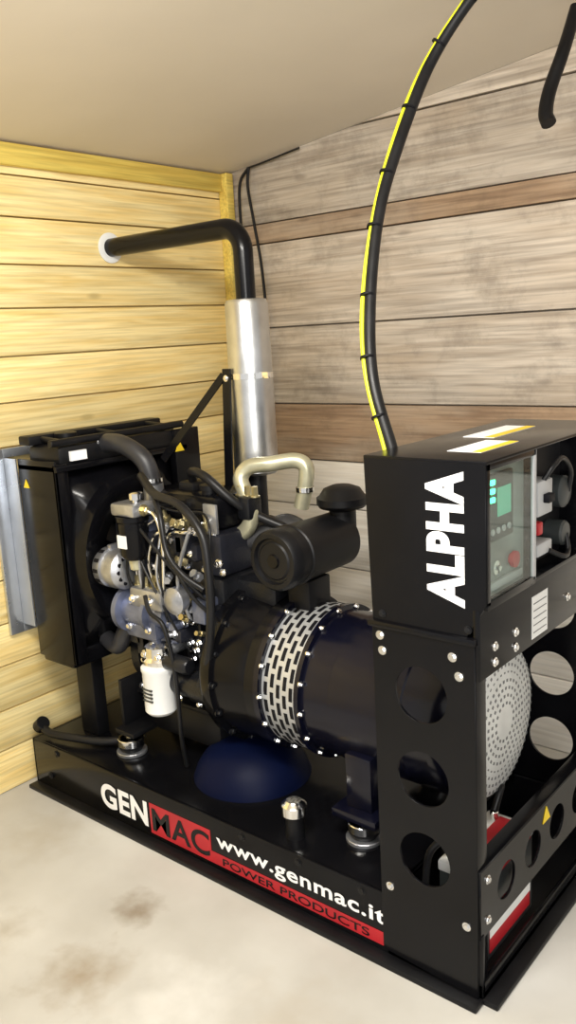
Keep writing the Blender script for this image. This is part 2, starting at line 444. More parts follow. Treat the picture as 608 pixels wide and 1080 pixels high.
cyl('top_rail', (RX1-.01, RY0+.0, 1.205), (RX1-.01, RY1, 1.205), .012, BLACKM, R)
for k in range(3):
    y = RY0+.05+k*.22
    cyl('top_cross_%d' % k, (RX0+.03, y, 1.215), (RX1-.01, y, 1.205), .009, BLACKM, R, 12)
lathe('filler_cap', (-2.33, 1.66, 1.195), (0, 0, 1), [(0, .025), (.015, .025), (.015, .036), (.03, .036), (.034, .02), (.034, 0)], BLACKM, R, 24)
box('label', RX1-.0005, RX1+.0115, RY0+.06, RY0+.12, 1.145, 1.175, WHITE, R, 0)
bm = bmesh.new()
seg = 48; ringA = []; ringB = []; ringC = []; ringD = []
cy_, cz_ = (RY0+RY1)/2, .81
for k in range(seg):
    t = 2*math.pi*k/seg; c, s = math.cos(t), math.sin(t)
    m_ = max(abs(c)/.262, abs(s)/.31)
    ringA.append(bm.verts.new((RX1-.05, cy_+c/m_, cz_+s/m_)))
    ringB.append(bm.verts.new((RX1+.01, cy_+.245*c, cz_+.27*s)))
    ringC.append(bm.verts.new((RX1+.05, cy_+.235*c, cz_+.26*s)))
    ringD.append(bm.verts.new((RX1+.055, cy_+.17*c, cz_+.18*s)))
for A, B in ((ringA, ringB), (ringB, ringC), (ringC, ringD)):
    for k in range(seg): bm.faces.new((A[k], A[(k+1) % seg], B[(k+1) % seg], B[k]))
bmesh.ops.recalc_face_normals(bm, faces=bm.faces)
o = finish('fan_shroud', bm, BLACK, R); md = o.modifiers.new('s', 'SOLIDIFY'); md.thickness = .004
box('core_fins', RX1-.052, RX1-.048, RY0+.03, RY1-.03, .53, 1.1, SLOT, R, 0)
bm = bmesh.new()
for k in range(7):
    t = 2*math.pi*k/7
    Mr = Matrix.Translation((RX1+.02, cy_, cz_)) @ Matrix.Rotation(t, 4, 'X') @ Matrix.Rotation(.5, 4, 'Z')
    r_ = bmesh.ops.create_cube(bm, size=1)
    for v in r_['verts']: v.co = Mr@Vector((v.co.x*.006, v.co.y*.07*(1+.4*v.co.z), .11+v.co.z*.13))
addcyl(bm, (RX1, cy_, cz_), (RX1+.05, cy_, cz_), .05)
finish('fan', bm, BLACKM, R)
for k, y in enumerate((RY0+.10, RY1-.09)):
    box('radiator_leg_%d' % k, RX0+.05, RX1-.06, y, y+.05, BZ, .47, BLACKM, R, .004)
def tri(n, M, s, parent):
    plate(n, [(-s, -s*.8), (s, -s*.8), (0, s)], [], .001, M, YEL, parent)
tri('warning_label_1', basis((1, 0, 0), (0, 0, 1), (-2.40, RY0-.001, 1.07)), .014, R)
tri('warning_label_2', basis((0, 1, 0), (0, 0, 1), (RX1+.012, 2.06, 1.13)), .02, R)
box('far_guard', RX1-.02, RX1+.01, RY1-.06, RY1+.06, 1.0, 1.19, BLACK, R, .003)
D = empty('radiator_air_duct')
box('duct_flange_near', XW+.006, XW+.02, 1.485, 1.535, .55, 1.18, DUCTM, D, .002)
box('duct_flange_far', XW+.006, XW+.02, 2.10, 2.15, .55, 1.18, DUCTM, D, .002)
box('duct_flange_top', XW+.006, XW+.02, 1.535, 2.10, 1.15, 1.18, DUCTM, D, .002)
box('duct_flange_bottom', XW+.006, XW+.02, 1.535, 2.10, .55, .58, DUCTM, D, .002)
box('duct_side_near', XW+.01, RX0-.002, 1.535, 1.54, .58, 1.15, DUCTM, D, .0)
box('duct_side_far', XW+.01, RX0-.002, 2.095, 2.10, .58, 1.15, DUCTM, D, .0)

# --- engine
E = empty('engine', G)
box('crankcase', -2.14, -1.72, 1.72, 1.99, .36, .80, DARKC, E, .02)
box('oil_pan', -2.10, -1.76, 1.70, 1.98, .235, .37, BLACKM, E, .03)
box('pan_flange', -2.13, -1.74, 1.69, 2.0, .36, .375, BLACKM, E, .003)
bm = bmesh.new()
for k in range(7):
    x = -2.10+k*.055
    addbox(bm, x, x+.014, 1.70, 1.73, .40, .77, .004)
addbox(bm, -2.13, -1.73, 1.705, 1.73, .56, .58, .004)
addbox(bm, -2.13, -1.73, 1.705, 1.73, .70, .72, .004)
finish('block_ribs', bm, DARKC, E)
box('cylinder_head', -2.13, -1.73, 1.73, 1.97, .80, .93, HEADM, E, .012)
box('rocker_cover', -2.09, -1.76, 1.76, 1.94, .93, 1.04, BLACK, E, .025)
box('rocker_cap', -1.97, -1.90, 1.80, 1.87, 1.03, 1.065, BLACKM, E, .01)
bolts('head_bolts', [(-2.09+k*.065, 1.745, .93) for k in range(6)], (0, 0, 1), .009, .012, CHROME, E)
bolts('block_bolts', [(-2.11+k*.09, 1.70, .385) for k in range(5)]+[(-2.1+k*.075, 1.728, .82) for k in range(6)], (0, -1, 0), .008, .01, CHROME, E)
lathe('timing_cover', (-2.19, 1.82, .66), (1, 0, 0), [(0, .11), (.01, .135), (.05, .14), (.055, .12)], CASTB, E)
lathe('timing_cover_lower', (-2.18, YC, .48), (1, 0, 0), [(0, .12), (.01, .14), (.05, .14)], DARKC, E)
lathe('crank_pulley', (-2.23, YC, .46), (1, 0, 0), [(0, .07), (.004, .08), (.012, .07), (.02, .08), (.04, .08), (.045, .03)], BLACKM, E)
lathe('water_pump', (-2.2, 1.8, .84), (1, 0, 0), [(0, .055), (.03, .065), (.05, .05), (.08, .05)], CAST, E)
ea = empty('charging_alternator', E)
ax_, ay_, az_ = -2.19, 1.655, .80
lathe('alternator_body', (ax_, ay_, az_), (1, 0, 0), [(0, .035), (.006, .054), (.02, .064), (.05, .066), (.052, .06), (.075, .06), (.077, .066), (.11, .064), (.125, .05), (.13, .03), (.13, 0)], CAST, ea)
bm = bmesh.new()
for k in range(12):
    t = 2*math.pi*k/12
    addcyl(bm, (ax_+.1, ay_+.046*math.cos(t), az_+.046*math.sin(t)), (ax_+.1275, ay_+.044*math.cos(t), az_+.044*math.sin(t)), .007, 10)
    Mr = Matrix.Translation((ax_+.036, ay_, az_)) @ Matrix.Rotation(t, 4, 'X')
    r_ = bmesh.ops.create_cube(bm, size=1)
    for v in r_['verts']: v.co = Mr@Vector((v.co.x*.022, v.co.y*.012, .0655+v.co.z*.003))
finish('alternator_slots', bm, SLOT, ea)
lathe('alternator_pulley', (-2.215, 1.655, .80), (1, 0, 0), [(0, .034), (.008, .026), (.016, .034), (.02, .034)], CHROME, ea, 24)
box('alternator_arm', -2.15, -2.13, 1.64, 1.76, .85, .875, CAST, ea, .004)
bm = bmesh.new()
addtube(bm, [Vector(p) for p in [(-2.207, 1.62, .80), (-2.207, 1.80, .90), (-2.207, 1.86, .86), (-2.207, 1.93, .47), (-2.207, 1.85, .38), (-2.207, 1.78, .44), (-2.207, 1.62, .79)]], .008, 8)
finish('fan_belt', bm, RUBBER, E)
ep = empty('injection_pump', E)
lathe('pump_body', (-2.12, 1.675, .665), (1, 0, 0), [(0, .06), (.01, .075), (.03, .075), (.032, .052), (.12, .05), (.125, .06), (.14, .06), (.142, .04), (.2, .036), (.205, .0)], CASTB, ep)
box('pump_head', -2.05, -1.90, 1.63, 1.70, .69, .755, CAST, ep, .012)
box('pump_base', -2.1, -1.95, 1.64, 1.72, .58, .66, CASTB, ep, .015)
bolts('pump_unions', [(-2.04+k*.035, 1.665, .755) for k in range(4)], (0, 0, 1), .010, .03, GOLD, ep)
bolts('pump_bolts', [(-2.03, 1.63, .72), (-1.95, 1.63, .72), (-2.07, 1.64, .62), (-1.98, 1.64, .62)], (0, -1, 0), .008, .012, CHROME, ep)
for k in range(4):
    x = -2.04+k*.035; xe = -2.06+k*.09
    tube('injection_line_%d' % k, [(x, 1.665, .78), (x, 1.655, .84), (x+(xe-x)*.5, 1.63+.008*k, .90+.012*k), (xe, 1.66, .95), (xe, 1.72, .965), (xe, 1.755, .945)], .0045, CHROME, E, 8)
    lathe('injector_%d' % k, (xe, 1.75, .92), (0, -.25, 1), [(0, .012), (.03, .012), (.03, .016), (.045, .016), (.045, .008), (.07, .007), (.07, 0)], GOLD, E, 12)
tube('leak_off_line', [(-2.07, 1.735, .99), (-2.0, 1.72, 1.0), (-1.9, 1.735, .985), (-1.8, 1.735, .99), (-1.74, 1.70, .95), (-1.73, 1.68, .84)], .004, RUBBER, E, 8)
ef = empty('fuel_filter', E)
lathe('filter_can', (-2.01, 1.64, .845), (0, 0, 1), [(0, .02), (.004, .036), (.02, .048), (.12, .048), (.125, .052), (.14, .052)], BLACK, ef)
lathe('filter_bowl', (-2.01, 1.64, .81), (0, 0, 1), [(0, .012), (.006, .02), (.036, .024)], BEIGE, ef, 24)
box('filter_head', -2.065, -1.955, 1.60, 1.69, .985, 1.025, CAST, ef, .01)
lathe('primer_knob', (-1.985, 1.64, 1.025), (0, 0, 1), [(0, .012), (.012, .012), (.012, .022), (.03, .022), (.034, .014), (.034, 0)], CHROME, ef, 20)
bolts('head_unions', [(-2.065, 1.64, 1.005)], (-1, 0, 0), .012, .02, GOLD, ef)
bolts('head_unions_b', [(-1.955, 1.64, 1.005)], (1, 0, 0), .012, .02, GOLD, ef)
box('filter_label', -2.03, -1.99, 1.5905, 1.594, .89, .93, WHITEP, ef, 0)
box('filter_bracket', -2.05, -1.97, 1.68, 1.76, .99, 1.0, BLACKM, ef, .002)
eo = empty('oil_filter', E)
lathe('filter_can', (-1.93, 1.62, .365), (0, 0, 1), [(0, .03), (.005, .042), (.015, .050), (.14, .050), (.146, .053), (.156, .053), (.16, .045)], WHITEP, eo)
lathe('filter_head', (-1.93, 1.63, .525), (0, 0, 1), [(0, .05), (.02, .054), (.03, .044), (.06, .042), (.07, .02), (.07, 0)], CHROME, eo)
cyl('filter_neck', (-1.93, 1.63, .56), (-1.92, 1.74, .58), .032, CAST, eo)
bm = bmesh.new()
for k in range(4): addbox(bm, -1.95, -1.91, 1.568, 1.573, .42+k*.012, .425+k*.012, 0)
finish('filter_print', bm, DGREY, eo, False)
bolts('filter_bolts', [(-1.96, 1.60, .56), (-1.90, 1.60, .56)], (0, -1, 0), .009, .012, CHROME, eo)
lathe('starter_motor', (-1.93, 1.66, .47), (1, 0, 0), [(0, .02), (.005, .038), (.02, .042), (.13, .042), (.132, .048), (.2, .05), (.21, .03)], DARKC, E)
lathe('starter_solenoid', (-1.89, 1.625, .545), (1, 0, 0), [(0, .02), (.004, .026), (.09, .026), (.1, .02)], DARKC, E, 24)
box('intake_manifold', -2.08, -1.78, 1.68, 1.74, .85, .91, HEADM, E, .018)
lathe('thermostat', (-2.06, 1.78, .93), (.1, -.1, 1), [(0, .04), (.03, .04), (.05, .05), (.06, .05), (.07, .034), (.13, .032)], CAST, E, 28)
bolts('manifold_bolts', [(-2.05+k*.06, 1.68, .88) for k in range(5)], (0, -1, 0), .008, .01, CHROME, E)
box('exhaust_manifold', -2.08, -1.78, 1.97, 2.05, .83, .91, DARKC, E, .02)
tube('top_hose', [(-2.30, 1.75, 1.17), (-2.22, 1.75, 1.185), (-2.14, 1.75, 1.175), (-2.07, 1.76, 1.13), (-2.05, 1.77, 1.05)], .03, HOSE, E, 20)
tube('bottom_hose', [(-2.25, 1.68, .53), (-2.18, 1.67, .52), (-2.14, 1.68, .58), (-2.12, 1.74, .62)], .028, HOSE, E, 20)
for n, p, d in (('clamp_1', (-2.25, 1.75, 1.18), (1, 0, .1)), ('clamp_2', (-2.052, 1.768, 1.07), (0, 0, 1))):
    dv = Vector(d).normalized(); lathe(n, Vector(p)-dv*.006, dv, [(0, .031), (0, .034), (.012, .034), (.012, .031)], CHROME, E, 24)
tube('wiring_trunk', [(-2.0, 1.68, 1.10), (-1.90, 1.64, 1.06), (-1.78, 1.63, 1.035), (-1.69, 1.62, .96), (-1.665, 1.61, .85), (-1.67, 1.61, .72), (-1.71, 1.62, .57), (-1.77, 1.63, .47)], .013, RUBBER, E)
tube('wiring_branch_a', [(-1.93, 1.66, 1.06), (-1.86, 1.62, 1.0), (-1.82, 1.60, .90), (-1.76, 1.60, .84), (-1.70, 1.62, .80)], .009, RUBBER, E)
tube('fuel_pipe', [(-1.935, 1.64, 1.005), (-1.89, 1.63, .99), (-1.87, 1.63, .92), (-1.89, 1.64, .80), (-1.91, 1.65, .74)], .006, CHROME, E, 10)
tube('fuel_pipe_b', [(-1.96, 1.62, .74), (-1.92, 1.60, .70), (-1.86, 1.60, .66), (-1.84, 1.61, .50), (-1.86, 1.63, .30), (-1.88, 1.66, .18)], .007, RUBBER, E, 10)
tube('breather_hose', [(-1.93, 1.83, 1.06), (-1.9, 1.8, 1.10), (-1.82, 1.78, 1.09), (-1.75, 1.8, 1.03), (-1.7, 1.86, .97), (-1.62, 1.9, .93)], .014, RUBBER, E)
tube('charge_air_pipe', [(-1.86, 1.84, .875), (-1.80, 1.84, .885), (-1.735, 1.845, .92), (-1.71, 1.85, .965), (-1.73, 1.86, 1.02), (-1.762, 1.87, 1.075), (-1.74, 1.89, 1.11), (-1.68, 1.92, 1.118), (-1.62, 1.96, 1.125), (-1.59, 1.975, 1.105), (-1.595, 1.975, 1.05), (-1.615, 1.975, .98)], .024, BEIGE, E, 18)
lathe('pipe_clamp', (-1.597, 1.975, 1.03), (0, 0, 1), [(0, .025), (0, .028), (.014, .028), (.014, .025)], CHROME, E, 24)
box('solenoid_block', -1.74, -1.69, 1.82, 1.88, .96, 1.03, DARKC, E, .008)
bolts('solenoid_tops', [(-1.72+.03*k, 1.85, 1.03) for k in range(-1, 2)], (0, 0, 1), .010, .03, GOLD, E)
random.seed(11)
pts = [(random.uniform(-2.1, -1.74), random.uniform(1.69, 1.73), random.uniform(.45, .92)) for _ in range(34)]
bolts('misc_bolts', pts, (0, -1, 0), .009, .016, CHROME, E)
bm = bmesh.new(); bm2 = bmesh.new()
for k in range(18):
    x = random.uniform(-2.1, -1.76); z = random.uniform(.48, .95); w = random.uniform(.015, .035); h = random.uniform(.015, .04)
    addbox(bm if k % 3 == 0 else bm2, x-w, x+w, 1.66, 1.73, z-h, z+h, .006)
finish('castings_a', bm, CASTB, E); finish('castings_b', bm2, HEADM, E)
# extra fittings: unions, sensors, banjo bolts, clipped lines
random.seed(23)
fit = {'fittings_steel': (CHROME, bmesh.new()), 'fittings_zinc': (GOLD, bmesh.new()), 'fittings_cast': (CAST, bmesh.new())}
for k in range(32):
    m_, b_ = fit[random.choice(list(fit))]
    x = random.uniform(-2.10, -1.74); z = random.uniform(.60, .98); y = random.uniform(1.66, 1.70)
    ax = Vector((random.uniform(-.6, .8), -1, random.uniform(-.3, 1.))).normalized(); p = Vector((x, y, z)); r = random.uniform(.008, .015)
    addcyl(b_, p, p+ax*.018, r, 6, .001); addcyl(b_, p+ax*.018, p+ax*.03, r*.62, 14); addcyl(b_, p+ax*.03, p+ax*.036, r*.9, 6)
for n, (m_, b_) in fit.items():
    bmesh.ops.recalc_face_normals(b_, faces=b_.faces); finish(n, b_, m_, E)
lines = {'thin_lines_black': (RUBBER, bmesh.new()), 'thin_lines_steel': (CAST, bmesh.new())}
for k in range(9):
    m_, b_ = lines['thin_lines_steel' if k % 4 == 0 else 'thin_lines_black']
    a = Vector((random.uniform(-2.08, -1.80), 1.68, random.uniform(.82, .98)))
    c = Vector((a.x+random.uniform(-.1, .25), 1.68, random.uniform(.54, .74))); c.x = min(c.x, -1.72)
    q1 = a+Vector((random.uniform(-.03, .04), random.uniform(-.05, -.03), random.uniform(.0, .03)))
    q2 = a.lerp(c, .5)+Vector((random.uniform(-.03, .03), random.uniform(-.05, -.03), 0))
    addtube(b_, catmull([a, q1, q2, c], 8), random.choice((.004, .005, .006)), 8)
for n, (m_, b_) in lines.items():
    bmesh.ops.recalc_face_normals(b_, faces=b_.faces); finish(n, b_, m_, E)
box('lift_eye', -1.80, -1.745, 1.735, 1.745, .93, 1.02, CAST, E, .003)
lathe('oil_filler', (-1.83, 1.80, 1.035), (0, 0, 1), [(0, .024), (.015, .024), (.015, .03), (.03, .03), (.034, 0)], BLACKM, E, 20)
lathe('fuel_lift_pump', (-1.84, 1.66, .74), (0, -1, 0), [(0, .036), (.02, .036), (.022, .042), (.034, .042), (.05, .02), (.052, 0)], CAST, E, 24)

A = empty('air_filter', G)
lathe('filter_body', (-1.5, 1.70, .89), (0, 1, 0), [(0, .02), (0, .05), (.004, .055), (.004, .062), (-.006, .066), (-.006, .078), (.004, .086), (.03, .088), (.034, .084), (.07, .084), (.074, .088), (.082, .088), (.086, .084), (.30, .082), (.315, .07), (.32, .04), (.32, 0)], BLACKM, A, 56)
lathe('filter_centre', (-1.5, 1.695, .89), (0, 1, 0), [(0, 0), (0, .018), (.01, .024)], BLACK, A, 24)
lathe('rain_cap', (-1.475, 1.995, .93), (0, 0, 1), [(0, .04), (.05, .04), (.055, .05), (.06, .068), (.07, .076), (.09, .076), (.095, .068), (.115, .055), (.125, .03), (.128, 0)], BLACKM, A, 40)
tube('intake_hose', [(-1.56, 1.93, .90), (-1.64, 1.93, .93), (-1.70, 1.9, .90), (-1.76, 1.87, .88)], .036, HOSE, A, 20)
box('filter_bracket', -1.54, -1.46, 1.80, 1.90, .70, .81, BLACKM, A, .004)

AX = (1, 0, 0); AZ = .515
H = empty('alternator_head', G)
lathe('bell_housing', (-1.74, YC, AZ), AX, [(0, .24), (.02, .25), (.05, .25), (.055, .235), (.14, .225), (.17, .218), (.172, .232), (.205, .232)], BLACK, H, 64)
box('bell_top_lug', -1.74, -1.57, 1.78, 1.92, .70, .79, DARKC, H, .02)
bolts('bell_bolts', [(-1.689, YC+.24*math.cos(t), AZ+.24*math.sin(t)) for t in [k*math.pi/8 for k in range(16)]], AX, .008, .012, DARKC, H)
lathe('ring_flange_left', (-1.535, YC, AZ), AX, [(0, .232), (.018, .232)], NAVY, H, 64)
bolts('ring_bolts_left', [(-1.517, YC+.225*math.cos(t), AZ+.225*math.sin(t)) for t in [k*math.pi/8 for k in range(16)]], AX, .006, .01, CHROME, H)
lathe('vent_ring', (-1.517, YC, AZ), AX, [(0, .215), (.12, .215)], RING, H, 96)
bm = bmesh.new()
for c in range(5):
    n = 26
    for k in range(n):
        t = 2*math.pi*(k+.5*(c % 2))/n
        Mr = Matrix.Translation((-1.502+c*.0225, YC, AZ))
        for s_ in range(-2, 2):      # follow the curve in short facets
            Q = Mr @ Matrix.Rotation(t+(s_+.5)*.043, 4, 'X')
            r_ = bmesh.ops.create_cube(bm, size=1)
            for v in r_['verts']: v.co = Q@Vector((v.co.x*.0115, v.co.y*.0098, .2155+v.co.z*.0018))
finish('vent_slots', bm, SLOT, H, False)
lathe('stator_housing', (-1.397, YC, AZ), AX, [(0, .222), (.015, .222), (.018, .208), (.10, .205), (.104, .210), (.32, .210), (.324, .205), (.40, .203), (.405, .213), (.44, .213), (.46, .203), (.475, .19)], NAVY, H, 72)
bolts('ring_bolts_right', [(-1.382, YC+.215*math.cos(t), AZ+.215*math.sin(t)) for t in [k*math.pi/8+.1 for k in range(16)]], AX, .006, .01, CHROME, H)
tube('output_conduit', [(-1.22, 1.9, .70), (-1.2, 1.9, .78), (-1.14, 1.9, .815), (-1.09, 1.9, .80), (-1.05, 1.9, .84), (-1.02, 1.9, .87)], .018, RUBBER, H, 16)
lathe('end_grille', (-.925, YC, AZ), AX, [(0, .2), (.012, .198), (.022, .185), (.032, .12), (.036, .05), (.036, 0)], GRILL, H, 64)
bm = bmesh.new()
for ri, (rr, n) in enumerate([(.182, 56), (.163, 52), (.144, 46), (.125, 40), (.106, 34), (.087, 28), (.068, 22), (.049, 16)]):
    xx = -.925+(.022+(.185-rr)/.065*.0085 if rr > .12 else .0315+(.12-rr)/.07*.004)
    for k in range(n):
        t = 2*math.pi*(k+.5*(ri % 2))/n
        Mr = Matrix.Translation((xx, YC, AZ)) @ Matrix.Rotation(t, 4, 'X')
        r_ = bmesh.ops.create_cube(bm, size=1)
        for v in r_['verts']: v.co = Mr@Vector((v.co.x*.003, v.co.y*.008, rr+v.co.z*.0075))
finish('grille_holes', bm, HOLEG, H, False)

T = empty('panel_support_frame', G)
TX0, TX1, TZ = -1.035, -.785, .86
holes = [(-.915, .715, .066), (-.915, .515, .066), (-.915, .315, .066)]
for n, y in (('side_plate_near', Y0-.003), ('side_plate_far', Y1+.003)):
    plate(n, [(TX0, .03), (TX1, .015), (TX1, TZ), (TX0, TZ)], holes, .005, SIDE(y), BLACK, T)
box('post_flange_near', TX1-.004, TX1+.002, Y0-.004, Y0+.04, .015, .80, BLACK, T, .001)
box('post_flange_far', TX1-.004, TX1+.002, Y1-.04, Y1+.004, .015, .80, BLACK, T, .001)
box('rear_flange_near', TX0, TX0+.005, Y0, Y0+.03, .17, TZ, BLACK, T, .001)
box('rear_flange_far', TX0, TX0+.005, Y1-.03, Y1, .17, TZ, BLACK, T, .001)
box('top_beam_front', TX1-.004, TX1+.012, Y0-.004, Y1+.004, .775, .93, BLACK, T, .003)
box('top_deck', TX0-.01, TX1+.005, Y0-.012, Y1+.012, .853, .868, BLACK, T, .003)
plate('lower_bar', [(Y0, .165), (Y1, .165), (Y1, .33), (Y0, .33)], [(1.625+.145*k, .245, .046) for k in range(4)], .005, FRONT(TX1+.004), BLACK, T)
box('lower_bar_lip', TX1-.03, TX1+.006, Y0, Y1, .328, .334, BLACK, T, .001)
bolts('plate_bolts', [(-.835, Y0-.006, .82), (-.82, Y0-.006, .78), (-1.015, Y0-.006, .835), (-1.01, Y0-.006, .80), (-1.01, Y0-.006, .21), (-.81, Y0-.006, .19)], (0, -1, 0), .007, .007, CHROME, T)
bolts('beam_bolts', [(TX1+.012, y, z) for y in (1.56, 1.66) for z in (.80, .835)]+[(TX1+.012, 1.95, .835), (TX1+.012, 2.1, .835), (TX1+.007, 1.53, .3), (TX1+.007, 1.53, .2)], (1, 0, 0), .007, .007, CHROME, T)
box('rating_plate', TX1+.012, TX1+.0135, 1.745, 1.83, .79, .89, WHITEP, T, 0)
bm = bmesh.new()
for k in range(5): addbox(bm, TX1+.0135, TX1+.0142, 1.752, 1.822, .803+k*.017, .805+k*.017, 0)
finish('rating_print', bm, HOLEG, T, False)
tri('warning_label_3', basis((0, 1, 0), (0, 0, 1), (TX1+.0085, 1.845, .30)), .02, T)

C = empty('control_panel', G)
CX0, CX1, CZ0, CZ1 = -1.045, -.76, .868, 1.23
for n, y in (('side_near', Y0), ('side_far', Y1)):
    plate(n, [(CX0+.01, CZ0), (CX1-.045, CZ0), (CX1, CZ0+.075), (CX1, CZ1), (CX0, CZ1)], [], .003, SIDE(y), BLACK, C)
box('back_body', CX0+.005, -.90, Y0+.002, Y1-.002, CZ0, CZ1-.004, BLACK, C, .004)
box('top_panel', CX0-.002, CX1+.004, Y0-.003, Y1+.003, CZ1-.002, CZ1+.006, BLACK, C, .003)
box('floor_panel', -.905, CX1, Y0+.002, Y1-.002, .93, .94, BLACK, C, .002)
box('divider', -.905, CX1, 1.725, 1.735, .94, CZ1, BLACK, C, .002)
box('divider_b', -.905, CX1, 2.0, 2.01, .94, CZ1, BLACK, C, .002)
IX = -.784
box('instrument_plate', IX-.005, IX, Y0+.004, 1.725, .94, CZ1-.004, INST, C, 0)
box('instrument_module', IX, IX+.012, 1.525, 1.65, 1.06, 1.20, DGREY, C, .003)
box('display', IX+.0115, IX+.0135, 1.575, 1.635, 1.11, 1.17, SCR, C, 0)
for k, z in enumerate((1.185, 1.167, 1.149)):
    box('status_led_%d' % k, IX+.0115, IX+.016, 1.542, 1.558, z-.005, z+.005, LED, C, 0)
bolts('buttons', [(IX+.012, 1.55+.025*k, 1.082) for k in range(4)], (1, 0, 0), .007, .004, GREYB, C, 12, False)
lathe('emergency_stop', (IX, 1.66, 1.0), (1, 0, 0), [(0, .012), (.006, .012), (.006, .018), (.014, .018), (.016, 0)], RED, C, 24)
lathe('key_switch', (IX, 1.58, 1.0), (1, 0, 0), [(0, .015), (.008, .015), (.01, .006), (.016, .006), (.016, 0)], CHROME, C, 24)
box('fuse_row', IX, IX+.01, 1.53, 1.70, .955, .972, GREYB, C, .002)
plate('window', [(Y0+.012, .945), (1.722, .945), (1.722, CZ1-.012), (Y0+.012, CZ1-.012)], [], .0, FRONT(CX1-.001), GLASS, C)
box('window_frame_side', CX1-.004, CX1+.003, Y0+.0, Y0+.014, .94, CZ1, BLACK, C, .001)
box('window_frame_bottom', CX1-.004, CX1+.003, Y0+.0, 1.73, .93, .948, BLACK, C, .001)
box('window_frame_top', CX1-.004, CX1+.003, Y0+.0, 1.73, CZ1-.014, CZ1, BLACK, C, .001)
box('window_frame_right', CX1-.004, CX1+.003, 1.718, 1.732, .94, CZ1, GREYB, C, .001)
box('breaker_panel', -.82, -.815, 1.735, 2.0, .94, CZ1-.004, BLACKM, C, 0)
box('breaker', -.815, -.765, 1.76, 1.84, 1.07, 1.15, GREYB, C, .005)
box('breaker_lever', -.765, -.75, 1.785, 1.815, 1.10, 1.12, SLOT, C, .002)
box('breaker_red', -.815, -.77, 1.775, 1.80, 1.025, 1.055, RED, C, .004)
box('terminal_grey', -.815, -.77, 1.77, 1.85, .975, 1.005, GREYB, C, .004)
lathe('socket_a', (-.815, 1.93, 1.10), (1, 0, 0), [(0, .038), (.04, .038), (.045, .032), (.05, 0)], DGREY, C, 32)
lathe('socket_b', (-.815, 1.93, 1.0), (1, 0, 0), [(0, .03), (.04, .03), (.045, .026), (.05, 0)], DGREY, C, 32)
tube('panel_wire_a', [(-.77, 1.80, 1.15), (-.755, 1.82, 1.18), (-.755, 1.87, 1.19), (-.76, 1.93, 1.15), (-.77, 1.94, 1.1)], .006, RUBBER, C, 10)
tube('panel_wire_b', [(-.77, 1.83, .98), (-.75, 1.87, .96), (-.76, 1.92, .96), (-.77, 1.93, 1.0)], .006, RUBBER, C, 10)
box('top_label_a', -.90, -.82, 1.60, 1.78, CZ1+.006, CZ1+.007, WHITE, C, 0)
box('top_label_a_band', -.842, -.82, 1.60, 1.78, CZ1+.007, CZ1+.0075, YEL, C, 0)
box('top_label_b', -.98, -.90, 1.82, 2.05, CZ1+.006, CZ1+.007, WHITE, C, 0)
box('top_label_b_band', -.925, -.90, 1.82, 2.05, CZ1+.007, CZ1+.0075, YEL, C, 0)
bolts('box_bolts', [(-.80, Y0-.002, .885), (-1.01, Y0-.002, .885)], (0, -1, 0), .006, .006, DARKC, C)
text('letters_alpha', 'ALPHA', basis((0, 0, 1), (-1, 0, 0), (-.806, Y0-.004, .93)), .284, .088, WHITE, C, .05, 1.08)

Bt = empty('car_battery')
box('battery_case', -.93, -.81, 1.58, 1.84, .031, .235, DGREY, Bt, .006)
box('battery_label', -.8095, -.8085, 1.60, 1.82, .05, .16, RED, Bt, 0)
box('battery_label_band', -.8085, -.8075, 1.60, 1.82, .09, .12, WHITEP, Bt, 0)
box('battery_lid', -.932, -.808, 1.578, 1.842, .235, .262, WHITEP, Bt, .005)
box('battery_lid_band', -.89, -.84, 1.60, 1.82, .262, .27, RED, Bt, .003)
box('battery_lid_front', -.8075, -.8065, 1.60, 1.82, .238, .258, RED, Bt, 0)
cyl('terminal_plus', (-.90, 1.61, .262), (-.90, 1.61, .285), .011, CHROME, Bt)
cyl('terminal_minus', (-.90, 1.81, .262), (-.90, 1.81, .285), .011, CHROME, Bt)
tube('battery_lead', [(-.90, 1.61, .285), (-.92, 1.59, .31), (-.95, 1.57, .27), (-.96, 1.56, .15), (-1.0, 1.57, .06)], .009, RUBBER, Bt)
tube('battery_lead_b', [(-.90, 1.81, .285), (-.90, 1.85, .33), (-.93, 1.9, .28), (-.96, 1.9, .15), (-1.0, 1.9, .06)], .009, RUBBER, Bt)

# ------------------------------------------------------------ exhaust
S = empty('exhaust_silencer_pipe')
mx_, my_ = -1.88, 2.075; pz = 1.836
P = [Vector((XW+.005, my_, pz)), Vector((-2.2, my_, pz)), Vector((mx_-.075, my_, pz))]
for k in range(1, 9):
    t = k/8*math.pi/2
    P.append(Vector((mx_-.075+.075*math.sin(t), my_, pz-.075+.075*math.cos(t))))
P.append(Vector((mx_, my_, 1.60)))
bm = bmesh.new(); addtube(bm, P, .032, 28); finish('pipe', bm, BLACK, S)
lathe('wall_rosette', (XW+.004, my_, pz), (1, 0, 0), [(0, .053), (.004, .053), (.006, .047), (.008, .034)], WHITEP, S)
lathe('silencer_body', (mx_, my_, 1.05), (0, 0, 1), [(0, .03), (.004, .066), (.012, .074), (.3, .072), (.55, .069), (.562, .064), (.566, .034)], MUFF, S, 64)
lathe('silencer_band', (mx_, my_, 1.365), (0, 0, 1), [(0, .071), (0, .0745), (.018, .0745), (.018, .071)], CHROME, S, 64)
box('clamp_ear', mx_+.065, mx_+.10, my_-.03, my_-.02, 1.365, 1.385, CHROME, S, .001)
cyl('outlet_pipe', (mx_, my_, .90), (mx_, my_, 1.055), .032, BLACKM, S)
cyl('manifold_flange', (mx_, my_, .885), (mx_, my_, .90), .055, DARKC, S)
